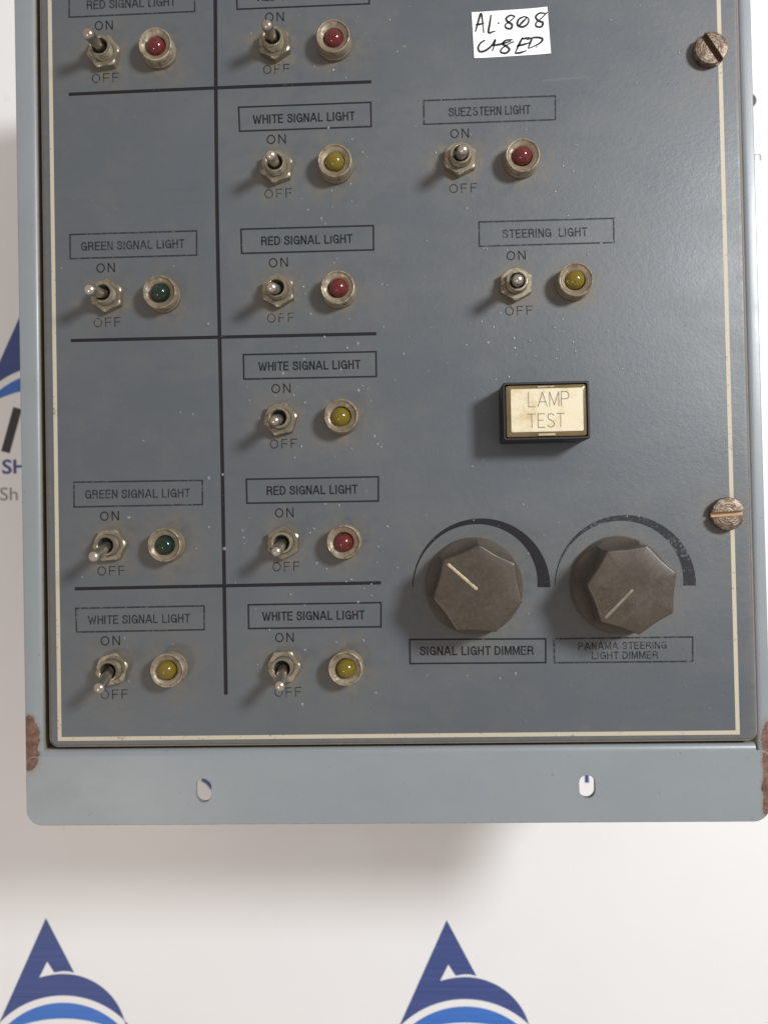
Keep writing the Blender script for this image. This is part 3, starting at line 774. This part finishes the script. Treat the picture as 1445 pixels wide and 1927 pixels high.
pv_, pf_ = loft([(rrect(.2, 9.6, -.36, .36, .34, 4), 13.2), (rrect(.2, 9.6, -.33, .33, .31, 4), 13.36), (rrect(.3, 9.5, -.22, .22, .21, 4), 13.40)])
pme = mesh('pointer_line', pv_, pf_, M['pointer'], 30)
pme2 = pme.copy(); pme2.materials[0] = metal_aged('dull pointer inlay', (0.24, 0.20, 0.15), (0.17, 0.14, 0.105), (0.08, 0.065, 0.05), .5, .1, scale=500, amount=(.5, .75))
for (p, ang), pm in zip(KN, (pme, pme2)):
    o = obj('dimmer_knob', kme, panel, rel(p.x, p.y, .02), math.radians(ang)); obj('pointer_line', pm, o)

# push button ----------------------------------------------------------------------------
BH = 9.2
c0 = at(947.5, 829, BH); c1_ = at(1108, 716, BH); bx, by = (c0.x + c1_.x) / 2, (c0.y + c1_.y) / 2; bw, bh = (c1_.x - c0.x) / 2, (c1_.y - c0.y) / 2
R_ = lambda i, r=.5: rrect(-bw + i, bw - i, -bh + i, bh - i, max(r, .12), 4)
v, f = loft([(R_(0), 0), (R_(0), BH - .25), (R_(.15), BH), (R_(.5), BH), (R_(.58), BH - .2), (R_(.58), BH - 4)], cap_top=True, cap_bot=False)
btn = obj('push_button', mesh('push_button', v, f, M['black_plastic'], 35), panel, rel(bx, by, 0)); btn['label'] = 'square black push button with yellowed LAMP TEST cap'
v, f = loft([(R_(.8, .6), BH - 3.9), (R_(.8, .6), BH - .35), (R_(1.15, .5), BH - .1), (R_(1.8, .4), BH - .06)])
cap = obj('button_cap', mesh('button_cap', v, f, M['cap'], 35), btn)
Rl = lambda i: [(x + .1, y + .05) for x, y in rrect(-bw + 1.75 + i, bw - 1.75 - i, -bh + 1.85 + i, bh - 1.75 - i, .4, 4)]
v, f = loft([(Rl(0), BH - .05), (Rl(0), BH + .18), (Rl(.14), BH + .26)])
obj('legend_card', mesh('legend_card', v, f, M['legend'], 15), btn)
for y_, hgt in ((-bh + 1.25, .7), (bh - 1.25, .5)):
    v, f = loft([(rrect(-2.2, 2.2, y_ - hgt / 2, y_ + hgt / 2, .15, 3), BH - .2), (rrect(-2.0, 2.0, y_ - hgt / 2 + .1, y_ + hgt / 2 - .1, .12, 3), BH + .12)])
    obj('catch', mesh('catch', v, f, M['pointer'], 35), btn)
GL = {'L': [[(0, 1), (0, 0), (.62, 0)]], 'A': [[(0, 0), (.42, 1), (.84, 0)], [(.15, .33), (.69, .33)]], 'M': [[(0, 0), (0, 1), (.42, .1), (.84, 1), (.84, 0)]],
      'P': [[(0, 0), (0, 1), (.45, 1), (.62, .93), (.68, .76), (.62, .58), (.45, .5), (0, .5)]], 'T': [[(0, 1), (.72, 1)], [(.36, 1), (.36, 0)]],
      'E': [[(.64, 1), (0, 1), (0, 0), (.64, 0)], [(0, .53), (.5, .53)]],
      'S': [[(.62, .86), (.5, .97), (.32, 1), (.13, .95), (.05, .78), (.14, .6), (.34, .52), (.56, .42), (.66, .24), (.56, .07), (.32, 0), (.12, .04), (0, .17)]]}
M['engrave'] = plain('engraved grey lettering', (0.085, 0.07, 0.055), .5)
parts = []
for word, (x0, x1, y0, y1) in (('LAMP', (994, 1069, 737, 766)), ('TEST', (993, 1061, 778, 805))):
    a, b = at(x0, y1, BH), at(x1, y0, BH); wd = [max(p[0] for s in GL[ch] for p in s) for ch in word]; gap = .24
    tot = sum(wd) + gap * (len(word) - 1); sx = (b.x - a.x) / tot; sy = b.y - a.y; cx = a.x
    for ch, wch in zip(word, wd):
        for s_ in GL[ch]:
            for q0, q1 in zip(s_[:-1], s_[1:]):
                p0 = Vector((cx + q0[0] * sx - bx, a.y + q0[1] * sy - by)); p1 = Vector((cx + q1[0] * sx - bx, a.y + q1[1] * sy - by)); e = (p1 - p0).normalized() * .07
                parts.append(ribbon([p0 - e, p1 + e], .17, BH + .275))
        cx += (wch + gap) * sx
v, f = join(*parts); obj('lettering', mesh('lettering', v, f, M['engrave']), btn)

# screws ----------------------------------------------------------------------------------
def screw_half(r, wslot, side, h0, h1, n=26):
    a0 = math.asin(wslot / 2 / r); pts = [(r * math.cos(a0 + (math.pi - 2 * a0) * k / n), r * math.sin(a0 + (math.pi - 2 * a0) * k / n) * 1.0) for k in range(n + 1)]
    def sc_(i): return [(x * (1 - i / r), max(y * (1 - i / r), wslot / 2 + (0 if i == 0 else .05))) for x, y in pts]
    v, f = loft([(sc_(0), h0), (sc_(0), h1 - .35), (sc_(.15), h1 - .1), (sc_(.45), h1), (sc_(1.5), h1 + .12)])
    if side < 0: v = [(-x, -y, z) for x, y, z in v]
    return v, f
def screw(p, ang, slotmat, wslot, tilt):
    r = 4.15
    base = lathe([(r * .98, 0), (r, .3), (r, 1.05), (r * .3, 1.05), (.02, 1.05)], 40)
    v, f = join(base, screw_half(r, wslot, 1, 1.0, 2.5), screw_half(r, wslot, -1, 1.0, 2.5))
    o = obj('screw', mesh('screw', v, f, M['screw'], 35), panel, rel(p.x, p.y, .0)); o.rotation_euler = (tilt[0], tilt[1], math.radians(ang))
    v, f = loft([(rrect(-r + .12, r - .12, -wslot / 2 - .02, wslot / 2 + .02, .1, 3), 1.0), (rrect(-r + .3, r - .3, -wslot / 2 - .02, wslot / 2 + .02, .1, 3), 1.3)])
    obj('slot_fill', mesh('slot_fill', v, f, slotmat, 35), o)
    return o
o = screw(SCR[0], -58, M['rust'], 1.6, (0, 0)); o['label'] = 'corroded slotted screw with dark rusty slot'
o = screw(SCR[1], 3, M['dust'], 1.15, (0, 0)); o['label'] = 'corroded slotted screw with pale dust in the slot'

# ------------------------------------------------------------------ sticker
sc_c = [(887, 24), (1029, 14), (1036, 101.5), (892, 110)]
ctr = Vector(xy(961, 62)); sp = [Vector(xy(*p)) - ctr for p in sc_c]
ns = 14; v = []
for j in range(ns + 1):
    for i in range(ns + 1):
        u, t = i / ns, j / ns
        q = sp[0] * (1 - u) * (1 - t) + sp[1] * u * (1 - t) + sp[2] * u * t + sp[3] * (1 - u) * t
        z = .09 + .9 * max(0, u - .75) ** 2 * 4 + .35 * max(0, .12 - u) * 3 + .02 * math.sin(u * 7 + t * 3)
        v.append((q.x, q.y, z))
f = [(j * (ns + 1) + i, (j + 1) * (ns + 1) + i, (j + 1) * (ns + 1) + i + 1, j * (ns + 1) + i + 1) for j in range(ns) for i in range(ns)]
m0 = len(v); v += [(a, b, c - .07) for a, b, c in v]; f += [tuple(m0 + i for i in reversed(q)) for q in f]
lp_ = [i for i in range(ns + 1)] + [j * (ns + 1) + ns for j in range(1, ns + 1)] + [ns * (ns + 1) + i for i in range(ns - 1, -1, -1)] + [j * (ns + 1) for j in range(ns - 1, 0, -1)]
f += [(lp_[k], lp_[(k + 1) % len(lp_)], m0 + lp_[(k + 1) % len(lp_)], m0 + lp_[k]) for k in range(len(lp_))]
stk = obj('sticker', mesh('sticker', v, f, M['paper'], 40), None, (ctr.x, ctr.y, PZ))
tag(stk, 'white paper sticker handwritten AL-808 USED stuck on the face plate', 'sticker')
# handwriting: strokes in crop pixels (origin 760,0, scale 2.11)
ST = [[(283, 128), (292, 95), (303, 58), (308, 62), (312, 95), (316, 132)], [(284, 100), (300, 98), (318, 92)], [(345, 60), (340, 95), (335, 130), (350, 128), (362, 124)], [(372, 94), (378, 92)],
      [(440, 66), (422, 62), (405, 74), (412, 88), (428, 98), (424, 114), (405, 112), (403, 98), (425, 82), (440, 66)],
      [(478, 66), (455, 78), (450, 100), (470, 108), (490, 96), (494, 76), (478, 66)], [(455, 104), (490, 68)],
      [(560, 56), (538, 54), (522, 68), (532, 84), (550, 92), (544, 108), (524, 106), (524, 92), (545, 74), (568, 52)],
      [(322, 160), (304, 172), (294, 190), (300, 206), (322, 202), (348, 182), (362, 158), (358, 180), (350, 204)], [(352, 182), (385, 176), (424, 164)],
      [(430, 158), (402, 162), (392, 176), (408, 186), (418, 198), (404, 212), (384, 208), (388, 194), (414, 176), (436, 166)],
      [(470, 150), (456, 178), (440, 212)], [(440, 213), (462, 210), (486, 202)], [(446, 184), (474, 178), (500, 170)], [(466, 156), (500, 150)],
      [(508, 152), (500, 172), (492, 192)], [(486, 158), (520, 150), (546, 154), (546, 166), (526, 180), (492, 194)], [(524, 187), (527, 189)]]
parts = []
for s_ in ST:
    pts = [Vector(xy(760 + x / 2.11, y / 2.11)) - ctr for x, y in s_]
    parts.append(ribbon(smooth_line([tuple(p) for p in pts], 5), .52, .0, taper=lambda t: .65 + .5 * math.sin(math.pi * min(1, t * 1.1 + .05))))
def lift(x, y):
    u = (Vector((x, y)) - sp[0]).dot((sp[1] - sp[0]).normalized()) / (sp[1] - sp[0]).length
    return .13 + .9 * max(0, u - .75) ** 2 * 4 + .35 * max(0, .12 - u) * 3
v, f = join(*parts); obj('handwriting', mesh('handwriting', [(a, b, lift(a, b)) for a, b, c in v], f, M['pen']), stk)
